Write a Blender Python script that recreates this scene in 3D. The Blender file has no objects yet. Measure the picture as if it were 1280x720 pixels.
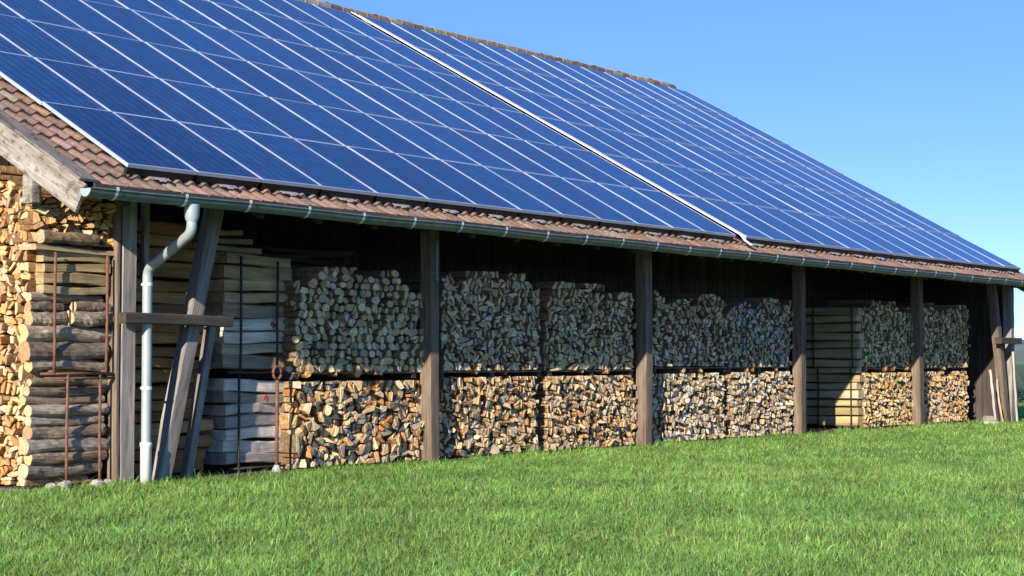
import bpy, math, random
import numpy as np
from mathutils import Vector, Matrix, noise

random.seed(11); rng = np.random.default_rng(11)
S = bpy.context.scene
C = S.collection
R = math.radians
PI = math.pi

# ------------------------------------------------------------------ helpers
class MB:
    """collects vertices and faces, links them as ONE mesh object"""
    def __init__(s): s.v = []; s.f = []; s.m = []; s.t = []
    def add(s, vs, fs, mi=0, tint=(1, 1, 1)):
        o = len(s.v); s.v += [tuple(v) for v in vs]; s.t += [tint]*len(vs)
        for i, f in enumerate(fs):
            s.f.append([a+o for a in f]); s.m.append(mi[i] if isinstance(mi, (list, tuple)) else mi)
    def box(s, a, b, mi=0, tint=(1, 1, 1)):
        x0, y0, z0 = a; x1, y1, z1 = b
        s.add([(x0,y0,z0),(x1,y0,z0),(x1,y1,z0),(x0,y1,z0),(x0,y0,z1),(x1,y0,z1),(x1,y1,z1),(x0,y1,z1)],
              [(0,3,2,1),(4,5,6,7),(0,1,5,4),(1,2,6,5),(2,3,7,6),(3,0,4,7)], mi, tint)
    def tube(s, pts, r, n=10, mi=0, cap=True, tint=(1,1,1)):
        pts = [Vector(p) for p in pts]; rings = []
        rs = r if isinstance(r, (list, tuple)) else [r]*len(pts)
        up = Vector((0, 0, 1)); vs = []
        d0 = (pts[1]-pts[0]).normalized()
        if abs(d0.z) > .9: up = Vector((0, 1, 0))
        for i, p in enumerate(pts):
            d = (pts[min(i+1, len(pts)-1)]-pts[max(i-1, 0)]).normalized()
            a = d.cross(up).normalized(); b = a.cross(d).normalized()
            for k in range(n):
                t = 2*PI*k/n; vs.append(p+a*math.cos(t)*rs[i]+b*math.sin(t)*rs[i])
        fs = []
        for i in range(len(pts)-1):
            for k in range(n):
                k2 = (k+1) % n; fs.append((i*n+k, i*n+k2, (i+1)*n+k2, (i+1)*n+k))
        if cap: fs += [tuple(range(n-1, -1, -1)), tuple(range((len(pts)-1)*n, len(pts)*n))]
        s.add(vs, fs, mi, tint)
    def build(s, name, mats, parent=None, loc=None, smooth=False, world=False):
        """loc: origin; world=True means the vertices are in world space and get moved to be local to loc"""
        me = bpy.data.meshes.new(name)
        v = np.array(s.v, dtype=float)
        if loc is not None and world: v = v-np.array(loc)
        me.from_pydata(v.tolist(), [], s.f)
        for m in (mats if isinstance(mats, (list, tuple)) else [mats]): me.materials.append(m)
        if any(s.m): me.polygons.foreach_set('material_index', s.m)
        at = me.attributes.new('tint', 'FLOAT_COLOR', 'POINT')
        at.data.foreach_set('color', np.hstack([np.array(s.t, dtype=np.float32), np.ones((len(s.t), 1), np.float32)]).ravel())
        if smooth: me.polygons.foreach_set('use_smooth', [True]*len(me.polygons))
        me.update()
        o = bpy.data.objects.new(name, me); C.objects.link(o)
        if parent: o.parent = parent
        if loc is not None: o.location = loc
        return o

def tag(o, label, cat, group=None, kind=None):
    o['label'] = label; o['category'] = cat
    if group: o['group'] = group
    if kind: o['kind'] = kind
    return o
def empty(name, loc):
    o = bpy.data.objects.new(name, None); C.objects.link(o); o.location = loc; o.empty_display_size = .2
    return o
ORD = ['first','second','third','fourth','fifth','sixth','seventh','eighth','ninth','tenth','eleventh','twelfth','thirteenth','fourteenth','fifteenth']

# ------------------------------------------------------------------ materials
def newmat(name):
    m = bpy.data.materials.new(name); m.use_nodes = True
    nt = m.node_tree; b = nt.nodes['Principled BSDF']
    return m, nt, b
def N(nt, t, **kw):
    n = nt.nodes.new(t)
    for k, v in kw.items():
        if k in n.inputs: n.inputs[k].default_value = v
        else: setattr(n, k, v)
    return n
def coords(nt, kind, scale):
    if kind == 'World': g = N(nt, 'ShaderNodeNewGeometry'); out = g.outputs['Position']
    else: g = N(nt, 'ShaderNodeTexCoord'); out = g.outputs[kind]
    mp = N(nt, 'ShaderNodeMapping'); mp.inputs['Scale'].default_value = scale
    nt.links.new(out, mp.inputs['Vector'])
    return mp
def ramp(nt, fac, stops):
    r = N(nt, 'ShaderNodeValToRGB'); e = r.color_ramp.elements
    while len(e) > 1: e.remove(e[-1])
    e[0].position = stops[0][0]; e[0].color = (*stops[0][1], 1)
    for p, c in stops[1:]:
        k = e.new(p); k.color = (*c, 1)
    nt.links.new(fac, r.inputs['Fac']); return r
def mult(nt, a, b, fac=1.0, mode='MULTIPLY'):
    m = N(nt, 'ShaderNodeMix', data_type='RGBA', blend_type=mode)
    m.inputs[0].default_value = fac
    nt.links.new(a, m.inputs[6])
    if hasattr(b, 'is_output'): nt.links.new(b, m.inputs[7])
    else: m.inputs[7].default_value = (*b, 1)
    return m.outputs[2]
def bump(nt, b, h, strength, dist):
    n = N(nt, 'ShaderNodeBump'); n.inputs['Strength'].default_value = strength; n.inputs['Distance'].default_value = dist
    nt.links.new(h, n.inputs['Height']); nt.links.new(n.outputs['Normal'], b.inputs['Normal'])

def wood(name, dark, mid, light, kind='Object', scale=(9, 9, .7), rough=.85, use_tint=False, strength=.6, stain=False):
    """weathered timber, grain along the direction with the small scale"""
    m, nt, b = newmat(name)
    mp = coords(nt, kind, scale)
    oi = N(nt, 'ShaderNodeObjectInfo'); 
    ad = N(nt, 'ShaderNodeVectorMath', operation='ADD'); sc = N(nt, 'ShaderNodeVectorMath', operation='SCALE'); sc.inputs['Scale'].default_value = 37.0
    cx = N(nt, 'ShaderNodeCombineXYZ'); nt.links.new(oi.outputs['Random'], cx.inputs[0]); nt.links.new(oi.outputs['Random'], cx.inputs[1])
    nt.links.new(cx.outputs[0], sc.inputs[0]); nt.links.new(mp.outputs[0], ad.inputs[0]); nt.links.new(sc.outputs[0], ad.inputs[1])
    n1 = N(nt, 'ShaderNodeTexNoise', Scale=2.2, Detail=8.0, Roughness=.7); nt.links.new(ad.outputs[0], n1.inputs['Vector'])
    r = ramp(nt, n1.outputs['Fac'], [(.28, dark), (.5, mid), (.72, light)])
    n2 = N(nt, 'ShaderNodeTexNoise', Scale=.35, Detail=4.0); nt.links.new(ad.outputs[0], n2.inputs['Vector'])
    r2 = ramp(nt, n2.outputs['Fac'], [(.3, (.55, .5, .45)), (.65, (1.1, 1.08, 1.05))])
    col = mult(nt, r.outputs[0], r2.outputs[0])
    if use_tint:
        a = N(nt, 'ShaderNodeAttribute', attribute_name='tint'); col = mult(nt, col, a.outputs['Color'])
    if stain:
        tc = coords(nt, 'Object', (1, 1, .6)); n3 = N(nt, 'ShaderNodeTexNoise', Scale=11.0, Detail=5.0, Roughness=.7); nt.links.new(tc.outputs[0], n3.inputs['Vector'])
        r3 = ramp(nt, n3.outputs['Fac'], [(.36, (.38,.34,.30)), (.48, (1.0,1.0,1.0)), (.62, (1.05,1.04,1.0)), (.75, (1.25,1.24,1.2))]); col = mult(nt, col, r3.outputs[0])
    nt.links.new(col, b.inputs['Base Color']); b.inputs['Roughness'].default_value = rough
    bump(nt, b, n1.outputs['Fac'], strength, .01)
    return m

M = {}
M['grey_wood'] = wood('weathered_grey_wood', (.10,.088,.078), (.27,.25,.23), (.40,.375,.35))
M['brown_wood'] = wood('weathered_brown_wood', (.06,.042,.030), (.18,.135,.10), (.29,.23,.18))
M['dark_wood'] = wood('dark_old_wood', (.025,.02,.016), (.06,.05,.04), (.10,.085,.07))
M['barge_wood'] = wood('silvered_board', (.12,.105,.085), (.30,.275,.235), (.44,.41,.36), scale=(16, 16, 1.6), stain=True)
M['verge_wood'] = wood('silvered_verge_board', (.09,.08,.068), (.20,.18,.155), (.33,.30,.27), scale=(16, 16, 1.6), stain=True)
M['slab_wood'] = wood('sawn_slab_wood', (.42,.40,.37), (.85,.84,.82), (1.1,1.1,1.1), scale=(1.2, 22, 22), use_tint=True, strength=.5)
M['bark'] = wood('bark', (.25,.24,.22), (.75,.73,.70), (1.35,1.32,1.25), scale=(5, 16, 16), use_tint=True, strength=1.0)

def end_grain(name):
    m, nt, b = newmat(name)
    a = N(nt, 'ShaderNodeAttribute', attribute_name='tint')
    mp = coords(nt, 'World', (1, 1, 1))
    n = N(nt, 'ShaderNodeTexNoise', Scale=34.0, Detail=5.0, Roughness=.7); nt.links.new(mp.outputs[0], n.inputs['Vector'])
    r = ramp(nt, n.outputs['Fac'], [(.3, (.5,.47,.42)), (.5, (.95,.94,.92)), (.7, (1.25,1.22,1.18))])
    col = mult(nt, a.outputs['Color'], r.outputs[0])
    nt.links.new(col, b.inputs['Base Color']); b.inputs['Roughness'].default_value = .9
    bump(nt, b, n.outputs['Fac'], .5, .012)
    return m
M['end_grain'] = end_grain('cut_wood_end')
def side_bark(name):
    m, nt, b = newmat(name)
    a = N(nt, 'ShaderNodeAttribute', attribute_name='tint')
    mp = coords(nt, 'World', (1, 1, 1))
    n = N(nt, 'ShaderNodeTexNoise', Scale=22.0, Detail=5.0, Roughness=.7); nt.links.new(mp.outputs[0], n.inputs['Vector'])
    r = ramp(nt, n.outputs['Fac'], [(.35, (.22,.18,.14)), (.55, (.50,.43,.35)), (.75, (.80,.74,.65))])
    col = mult(nt, a.outputs['Color'], r.outputs[0])
    nt.links.new(col, b.inputs['Base Color']); b.inputs['Roughness'].default_value = .95
    bump(nt, b, n.outputs['Fac'], .8, .02)
    return m
M['split_side'] = side_bark('split_wood_side')

def simple(name, col, rough=.6, metal=0.0, var=.25, scale=8.0, bmp=.2):
    m, nt, b = newmat(name)
    mp = coords(nt, 'Object', (1, 1, 1))
    n = N(nt, 'ShaderNodeTexNoise', Scale=scale, Detail=6.0, Roughness=.65); nt.links.new(mp.outputs[0], n.inputs['Vector'])
    lo = tuple(c*(1-var) for c in col); hi = tuple(c*(1+var) for c in col)
    r = ramp(nt, n.outputs['Fac'], [(.3, lo), (.7, hi)])
    nt.links.new(r.outputs[0], b.inputs['Base Color'])
    b.inputs['Roughness'].default_value = rough; b.inputs['Metallic'].default_value = metal
    if bmp: bump(nt, b, n.outputs['Fac'], bmp, .01)
    return m
M['rust'] = simple('rusty_iron', (.17,.075,.045), .8, 0, .45, 14)
M['dark_iron'] = simple('dark_iron', (.035,.03,.028), .7, 0, .4, 14)
M['gutter'] = simple('patinated_gutter_metal', (.15,.185,.17), .42, .25, .32, 7, .12)
M['clip'] = simple('galvanised_clip', (.72,.74,.72), .4, .25, .15, 9, .05)
M['pipe'] = simple('zinc_downpipe', (.33,.39,.385), .52, .15, .12, 4, .06)
M['pipe_white'] = simple('white_standpipe', (.74,.72,.68), .5, 0, .08, 6, .05)
M['alu'] = simple('anodised_aluminium', (.50,.57,.66), .36, .30, .05, 6, 0)
M['white_strip'] = simple('white_sheet_strip', (.82,.82,.80), .45, 0, .06, 4, .05)
M['hook'] = simple('zinc_hook_plate', (.46,.44,.44), .45, .2, .15, 9, .1)
M['gap_shade'] = simple('black_gap_shade', (.012,.013,.015), .6, .2, .1, 6, 0)
M['stone'] = simple('pale_stone', (.40,.37,.32), .9, 0, .3, 9, .5)
M['red_paint'] = simple('red_marking_paint', (.55,.05,.06), .8, 0, .3, 30, .1)
M['earth'] = simple('bare_earth', (.10,.085,.06), .95, 0, .4, 5, .6)

def tile_mat():
    m, nt, b = newmat('clay_roof_tile')
    a = N(nt, 'ShaderNodeAttribute', attribute_name='tint')
    mp = coords(nt, 'Object', (1, 1, 1))
    n = N(nt, 'ShaderNodeTexNoise', Scale=16.0, Detail=7.0, Roughness=.7); nt.links.new(mp.outputs[0], n.inputs['Vector'])
    r = ramp(nt, n.outputs['Fac'], [(.3, (.55,.52,.5)), (.55, (1.0,1.0,1.0)), (.75, (1.35,1.3,1.25))])
    col = mult(nt, a.outputs['Color'], r.outputs[0])
    n2 = N(nt, 'ShaderNodeTexNoise', Scale=5.0, Detail=8.0, Roughness=.75); nt.links.new(mp.outputs[0], n2.inputs['Vector'])
    r2 = ramp(nt, n2.outputs['Fac'], [(.56, (0,0,0)), (.68, (.75,.75,.75))])
    mx = N(nt, 'ShaderNodeMix', data_type='RGBA'); nt.links.new(r2.outputs[0], mx.inputs[0]); nt.links.new(col, mx.inputs[6])
    mx.inputs[7].default_value = (.20, .19, .13, 1)
    nt.links.new(mx.outputs[2], b.inputs['Base Color']); b.inputs['Roughness'].default_value = .8
    bump(nt, b, n.outputs['Fac'], .35, .01)
    return m
M['tile'] = tile_mat()

def cell_mat():
    m, nt, b = newmat('photovoltaic_cells_under_glass')
    tc = N(nt, 'ShaderNodeTexCoord'); sp = N(nt, 'ShaderNodeSeparateXYZ'); nt.links.new(tc.outputs['Object'], sp.inputs[0])
    def line(out, pitch, off, w):
        a = N(nt, 'ShaderNodeMath', operation='ADD'); a.inputs[1].default_value = off; nt.links.new(out, a.inputs[0])
        d = N(nt, 'ShaderNodeMath', operation='DIVIDE'); d.inputs[1].default_value = pitch; nt.links.new(a.outputs[0], d.inputs[0])
        f = N(nt, 'ShaderNodeMath', operation='FRACT'); nt.links.new(d.outputs[0], f.inputs[0])
        s2 = N(nt, 'ShaderNodeMath', operation='SUBTRACT'); s2.inputs[1].default_value = .5; nt.links.new(f.outputs[0], s2.inputs[0])
        ab = N(nt, 'ShaderNodeMath', operation='ABSOLUTE'); nt.links.new(s2.outputs[0], ab.inputs[0])
        g = N(nt, 'ShaderNodeMath', operation='GREATER_THAN'); g.inputs[1].default_value = .5-w/pitch/2; nt.links.new(ab.outputs[0], g.inputs[0])
        return g.outputs[0]
    gx = line(sp.outputs[0], .156, 0, .024); gy = line(sp.outputs[1], .160, 0, .006)
    mx = N(nt, 'ShaderNodeMath', operation='MAXIMUM'); nt.links.new(gx, mx.inputs[0]); nt.links.new(gy, mx.inputs[1])
    bus = line(sp.outputs[0], .079, .0395, .0025)
    oi = N(nt, 'ShaderNodeObjectInfo')
    mp = coords(nt, 'Object', (6.33, 6.25, 1))
    cadd = N(nt, 'ShaderNodeVectorMath', operation='ADD'); cx = N(nt, 'ShaderNodeCombineXYZ'); nt.links.new(oi.outputs['Random'], cx.inputs[2])
    nt.links.new(mp.outputs[0], cadd.inputs[0]); nt.links.new(cx.outputs[0], cadd.inputs[1])
    fl = N(nt, 'ShaderNodeVectorMath', operation='FLOOR'); nt.links.new(cadd.outputs[0], fl.inputs[0])
    wn = N(nt, 'ShaderNodeTexWhiteNoise', noise_dimensions='4D'); nt.links.new(fl.outputs[0], wn.inputs['Vector']); nt.links.new(oi.outputs['Random'], wn.inputs['W'])
    r = ramp(nt, wn.outputs['Value'], [(0, (.006,.034,.110)), (1, (.011,.054,.165))])
    pr = ramp(nt, oi.outputs['Random'], [(0, (.65,.70,.75)), (1, (1.3,1.25,1.2))])
    c0 = mult(nt, r.outputs[0], pr.outputs[0])
    m1 = N(nt, 'ShaderNodeMix', data_type='RGBA'); nt.links.new(bus, m1.inputs[0]); nt.links.new(c0, m1.inputs[6]); m1.inputs[7].default_value = (.10,.14,.24,1)
    m2 = N(nt, 'ShaderNodeMix', data_type='RGBA'); nt.links.new(mx.outputs[0], m2.inputs[0]); nt.links.new(m1.outputs[2], m2.inputs[6]); m2.inputs[7].default_value = (.001,.003,.014,1)
    nt.links.new(m2.outputs[2], b.inputs['Base Color'])
    b.inputs['Roughness'].default_value = .09; b.inputs['IOR'].default_value = 1.35
    # faint unevenness of the glass
    n = N(nt, 'ShaderNodeTexNoise', Scale=1.4, Detail=2.0); tc2 = N(nt, 'ShaderNodeNewGeometry'); nt.links.new(tc2.outputs['Position'], n.inputs['Vector'])
    bump(nt, b, n.outputs['Fac'], .12, .02)
    return m
M['cells'] = cell_mat()

def grass_mat():
    m, nt, b = newmat('lawn_grass_blades')
    a = N(nt, 'ShaderNodeAttribute', attribute_name='tint')
    nt.links.new(a.outputs['Color'], b.inputs['Base Color'])
    b.inputs['Roughness'].default_value = .55; b.inputs['Specular IOR Level'].default_value = .3
    tr = N(nt, 'ShaderNodeBsdfTranslucent')
    cm = mult(nt, a.outputs['Color'], (1.15, 1.25, .6)); nt.links.new(cm, tr.inputs['Color'])
    ms = N(nt, 'ShaderNodeMixShader'); ms.inputs[0].default_value = .35
    nt.links.new(b.outputs[0], ms.inputs[1]); nt.links.new(tr.outputs[0], ms.inputs[2])
    nt.links.new(ms.outputs[0], nt.nodes['Material Output'].inputs['Surface'])
    return m
M['grass'] = grass_mat()
def ground_mat():
    m, nt, b = newmat('meadow_ground')
    mp = coords(nt, 'World', (1, 1, 1))
    n = N(nt, 'ShaderNodeTexNoise', Scale=9.0, Detail=8.0, Roughness=.7); nt.links.new(mp.outputs[0], n.inputs['Vector'])
    r = ramp(nt, n.outputs['Fac'], [(.3, (.030,.055,.010)), (.5, (.060,.115,.018)), (.7, (.095,.155,.03))])
    n2 = N(nt, 'ShaderNodeTexNoise', Scale=.25, Detail=4.0); nt.links.new(mp.outputs[0], n2.inputs['Vector'])
    r2 = ramp(nt, n2.outputs['Fac'], [(.35, (.8,.85,.8)), (.65, (1.2,1.12,1.1))])
    nt.links.new(mult(nt, r.outputs[0], r2.outputs[0]), b.inputs['Base Color']); b.inputs['Roughness'].default_value = .95
    bump(nt, b, n.outputs['Fac'], .8, .05)
    return m
M['ground'] = ground_mat()
M['hill'] = simple('hazy_hill_woods', (.13,.17,.12), .95, 0, .3, .03, 0)
M['leaf'] = simple('dark_hedge_leaf', (.035,.07,.04), .7, 0, .4, 3, 0)
M['stem'] = simple('hedge_stem', (.09,.07,.05), .9, 0, .3, 6, .3)

# ------------------------------------------------------------------ the barn: measures
EX0, EX1 = -1.38, 25.36           # verges
AL = R(28.79); TA = math.tan(AL); CA = math.cos(AL); SA = math.sin(AL)
D = .93                            # tile edge in front of the post faces
Z0 = 3.20                          # tile surface at the eave edge
RY = 8.40                          # ridge position
BAY = 5.32
def rz(y): return Z0+(y+D)*TA      # mean tile surface
def slope(s, x, off=0.0):          # point on the front roof slope: s metres up from the eave, off metres above the surface
    return (x, -D+s*CA-off*SA, Z0+s*SA+off*CA+.00047*(x-12)*s)   # the ridge climbs a little towards the far end
SR = (RY+D)/CA                     # slope length

barn = empty('barn', (0, 0, 0))
tag(barn, 'long open sided timber barn with tiled roof covered in solar panels', 'barn')

def beam(name, p0, p1, w, d, mat, parent=barn, side=(1, 0, 0), jit=.004, ch=.010, seg=10, tint=(1,1,1)):
    """timber of width w (along 'side') and depth d from p0 to p1, local Z along it"""
    p0, p1 = Vector(p0), Vector(p1); L = (p1-p0).length; z = (p1-p0).normalized()
    x = Vector(side); x = (x-z*x.dot(z)).normalized(); y = z.cross(x)
    prof = [(-w/2+ch, -d/2), (w/2-ch, -d/2), (w/2, -d/2+ch), (w/2, d/2-ch), (w/2-ch, d/2), (-w/2+ch, d/2), (-w/2, d/2-ch), (-w/2, -d/2+ch)]
    mb = MB(); vs = []; fs = []
    bow = [random.uniform(-1, 1)*jit*2 for _ in range(2)]
    for i in range(seg+1):
        t = i/seg; b = math.sin(PI*t)
        for (a, c) in prof:
            vs.append((a+bow[0]*b+random.uniform(-jit, jit)*.6, c+bow[1]*b+random.uniform(-jit, jit)*.6, t*L))
    for i in range(seg):
        for k in range(8):
            k2 = (k+1) % 8; fs.append((i*8+k, i*8+k2, (i+1)*8+k2, (i+1)*8+k))
    fs += [tuple(range(7, -1, -1)), tuple(range(seg*8, seg*8+8))]
    mb.add(vs, fs, 0, tint)
    o = mb.build(name, mat, parent)
    mt = Matrix((x, y, z)).transposed().to_4x4(); mt.translation = p0
    o.matrix_world = mt; o.matrix_basis = mt
    return o

# --- roof covering: rolled clay tiles laid in courses
PER, CRS = .193, .335
prof = [(0, 0), (.30, .0), (.42, .012), (.55, .038), (.70, .046), (.85, .036), (.96, .010)]
def tiles(mb, x0, x1, s0, s1, point):
    nx = int(round((x1-x0)/PER)); ns = int(math.ceil((s1-s0)/CRS))
    for j in range(ns):
        a = s0+j*CRS; b = min(a+CRS+.03, s1)
        for i in range(nx):
            g = random.Random(i*131+j*7)
            lum = g.uniform(.62, 1.25); hue = g.uniform(-.12, .12)
            t = (.225*lum*(1+hue*.5), .142*lum, .108*lum*(1-hue))
            if g.random() < .10: t = (.21*lum, .165*lum, .12*lum)
            dz = g.uniform(-.004, .004); ds = g.uniform(-.007, .007)
            xs = [x0+(i+u)*PER for u, h in prof]+[x0+(i+1)*PER]; hs = [h for u, h in prof]+[0]
            n = len(xs); vs = []
            for x, h in zip(xs, hs): vs.append(point(a+ds-.012, x, h-.006))
            for x, h in zip(xs, hs): vs.append(point(a+ds-.012, x, h+.040+dz))
            for x, h in zip(xs, hs): vs.append(point(b, x, h+.002))
            fs = []
            for k in range(n-1):
                fs.append((k, k+1, n+k+1, n+k)); fs.append((n+k, n+k+1, 2*n+k+1, 2*n+k))
            mb.add(vs, fs, 0, t)
rb = MB()
tiles(rb, EX0+.20, EX1-.05, -.07, SR-.05, lambda s_, x, h: slope(s_, x, h-.095))
roof = rb.build('roof', M['tile'], barn)
# rear slope, same covering, coarser
rr = MB()
for j in range(int(SR/CRS)):
    a = j*CRS; b = a+CRS+.02
    f = lambda s, x, off=0: (x, 2*RY+D-s*CA+off*SA, slope(s, x, off)[2])
    rr.add([f(a, EX0+.2, .035), f(a, EX1-.05, .035), f(b, EX1-.05, .0), f(b, EX0+.2, .0)], [(0, 1, 2, 3)], 0, (.24, .14, .10))
rr.build('rear_roof', M['tile'], barn)
# boarding under the tiles
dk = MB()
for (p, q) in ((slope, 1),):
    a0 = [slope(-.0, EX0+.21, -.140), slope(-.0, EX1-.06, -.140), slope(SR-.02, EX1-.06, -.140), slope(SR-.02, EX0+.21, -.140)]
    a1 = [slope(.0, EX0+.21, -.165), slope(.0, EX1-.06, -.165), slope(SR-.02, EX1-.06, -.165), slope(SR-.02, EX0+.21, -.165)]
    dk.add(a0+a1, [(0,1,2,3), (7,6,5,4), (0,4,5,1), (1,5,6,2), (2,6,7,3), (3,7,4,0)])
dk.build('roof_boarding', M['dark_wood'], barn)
# ridge caps
rc = MB()
n = int((EX1-EX0-.2)/.36)
for i in range(n):
    x0 = EX0+.15+i*.36; g = random.Random(i*17)
    lum = g.uniform(.6, 1.2); t = (.20*lum, .145*lum, .095*lum)
    if g.random() < .4: t = (.27*lum, .24*lum, .16*lum)
    zz = slope(SR, x0)[2]+g.uniform(-.012, .012)
    vs = []; 
    for (x, r) in ((x0-.03, .150), (x0-.03, .130), (x0+.36, .125)):
        for k in range(9):
            an = PI*(k/8)
            vs.append((x, RY-math.cos(an)*r*1.12, zz-.035+math.sin(an)*r*.95))
    fs = []
    for q in range(2):
        for k in range(8): fs.append((q*9+k, q*9+k+1, (q+1)*9+k+1, (q+1)*9+k))
    rc.add([vs[j] for j in list(range(9, 18))+list(range(18, 27))], [(k, k+1, 10+k, 9+k) for k in range(8)], 0, t)
    rc.add([vs[j] for j in list(range(0, 9))+list(range(9, 18))], [(k, k+1, 10+k, 9+k) for k in range(8)], 0, t)
rc.build('ridge_cap', M['tile'], roof)

# verge boards: the broad silvered bargeboard and the flat cover board above it, near end and far end
for xb, sg in ((EX0, 1), (EX1, -1)):
    beam('bargeboard', slope(-.05, xb+.02*sg, -.21), slope(SR, xb+.02*sg, -.21), .04, .315, M['barge_wood'], side=(1, 0, 0), seg=24, jit=.006)
    beam('verge_board', slope(.02, xb+.09*sg, -.030), slope(SR, xb+.09*sg, -.030), .24, .028, M['verge_wood'], side=(1, 0, 0), seg=24, jit=.004)
beam('fascia', (EX0+.1, -.975, 3.085), (EX1-.03, -.975, 3.085), .13, .025, M['dark_wood'], side=(0, 0, 1), seg=12, jit=.002, ch=.003)
# rafters
x = EX0+.75; 
while x < EX1-.4:
    beam('rafter', slope(.10, x, -.24), slope(5.2, x, -.24), .10, .14, M['dark_wood'], seg=4); x += .98
# eave plate on the posts, end shows pale at the near verge
beam('eave_plate', (-.15, .085, 3.37), (EX1-.1, .085, 3.37), .17, .28, M['dark_wood'], side=(0, 1, 0), seg=20)
beam('purlin_end', (EX0+.05, .04, 3.15), (EX0+.17, .04, 3.15), .16, .30, M['barge_wood'], side=(0, 1, 0), seg=4)
# posts
for i in range(6):
    xp = [0, BAY, 2*BAY, 3*BAY, 4*BAY, 25.24][i]; yp = .085 if i < 5 else -.37
    w = [.20, .19, .20, .19, .20, .20][i]
    o = beam('post', (xp-.0, yp, -.1), (xp+random.uniform(-.02, .02), yp, 3.22), w, w, M['brown_wood'] if i not in (0, 5) else M['grey_wood'], seg=14, jit=.006)
# near corner: plank nailed beside the post, braces, tie
beam('post_plank', (-.135, .06, -.05), (-.14, .06, 3.16), .05, .15, M['brown_wood'], seg=12, jit=.006)
beam('brace', (.50, .04, -.05), (1.33, .04, 3.20), .18, .17, M['grey_wood'], seg=14, jit=.006)
beam('brace', (1.13, .30, -.05), (1.50, .30, 1.75), .10, .12, M['grey_wood'], seg=10)
beam('tie_beam', (-.18, -.115, 1.82), (1.42, -.115, 1.80), .13, .12, M['dark_wood'], side=(0, 1, 0), seg=10)
beam('hanger', (.62, .45, 2.3), (.62, .45, 3.4), .08, .08, M['grey_wood'], seg=6)
# far corner, mirrored
beam('brace', (24.86, -.42, -.05), (24.12, -.40, 3.15), .20, .17, M['brown_wood'], seg=14, jit=.006)
beam('tie_beam', (24.10, -.57, 1.80), (25.34, -.57, 1.80), .16, .14, M['dark_wood'], side=(0, 1, 0), seg=10)
# rear partition of upright boards and the end boarding
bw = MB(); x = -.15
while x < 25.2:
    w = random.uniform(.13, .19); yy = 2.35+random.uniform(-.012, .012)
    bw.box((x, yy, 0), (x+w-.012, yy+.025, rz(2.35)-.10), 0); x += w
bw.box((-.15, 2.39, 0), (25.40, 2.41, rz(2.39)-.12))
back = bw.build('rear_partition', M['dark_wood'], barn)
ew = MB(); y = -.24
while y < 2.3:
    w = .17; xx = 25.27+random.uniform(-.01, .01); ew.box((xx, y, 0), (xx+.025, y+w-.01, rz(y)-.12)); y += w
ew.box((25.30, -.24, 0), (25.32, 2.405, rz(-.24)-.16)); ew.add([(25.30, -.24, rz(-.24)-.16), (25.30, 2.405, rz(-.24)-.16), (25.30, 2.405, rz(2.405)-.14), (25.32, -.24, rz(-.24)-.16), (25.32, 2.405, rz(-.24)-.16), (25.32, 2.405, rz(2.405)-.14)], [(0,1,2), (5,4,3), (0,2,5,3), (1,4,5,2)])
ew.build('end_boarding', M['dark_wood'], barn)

# gutter with clips, end caps and downpipe
GY, GZ, GR = -1.08, 3.075, .084
gb = MB(); vs = []; fs = []
xs = np.linspace(EX0-.09, EX1+.25, 60); n = 15
prf = [(GY-GR*math.cos(PI*k/12), -GR*math.sin(PI*k/12)) for k in range(13)]
th_ = math.pi
bead = [(GY-GR-.010*math.cos(t)-.004, .004+.011*math.sin(t)) for t in (2.6, 1.6, .6, -.4, -1.3)]
prfo = bead[::-1][0:0]+[(p[0], p[1]) for p in bead]+prf
prfi = [(GY-(GR-.006)*math.cos(PI*k/12), -(GR-.006)*math.sin(PI*k/12)) for k in range(12, -1, -1)]
full = prfo+prfi; nf = len(full)
for x in xs:
    sag = .006*math.sin(x*1.7)-.0006*x
    for (yy, zz) in full: vs.append((x, yy, GZ+zz+sag))
for i in range(len(xs)-1):
    for k in range(nf): fs.append((i*nf+k, (i+1)*nf+k, (i+1)*nf+(k+1) % nf, i*nf+(k+1) % nf))
gb.add(vs, fs)
gutter = gb.build('gutter', M['gutter'], barn, smooth=True)
for xe in (EX0-.095, EX1+.252):
    c = MB(); c.add([(xe, y, GZ+z) for y, z in prf]+[(xe-.006, y, GZ+z) for y, z in prf], [tuple(range(13)), tuple(range(25, 12, -1))]+[(k, k+13, k+14, k+1) for k in range(12)])
    c.build('end_cap', M['pipe'], gutter)
xb = -1.15
while xb < EX1:
    c = MB(); vs = []; r2 = GR+.009
    for k in range(-1, 13):
        an = PI*k/12
        yy, zz = GY-r2*math.cos(an)-(.012 if k < 1 else 0), -r2*math.sin(an)+(.012 if k == -1 else 0)
        sag = .006*math.sin(xb*1.7)-.0006*xb
        vs += [(xb-.02, yy, GZ+zz+sag), (xb+.02, yy, GZ+zz+sag)]
    c.add(vs, [(2*k, 2*k+1, 2*k+3, 2*k+2) for k in range(13)])
    c.add([(xb-.014, GY+r2, GZ), (xb+.014, GY+r2, GZ), (xb+.014, -.55, rz(-.55)-.09), (xb-.014, -.55, rz(-.55)-.09)], [(0,1,2,3)])
    c.build('gutter_clip', M['clip'], gutter); xb += .93
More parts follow.
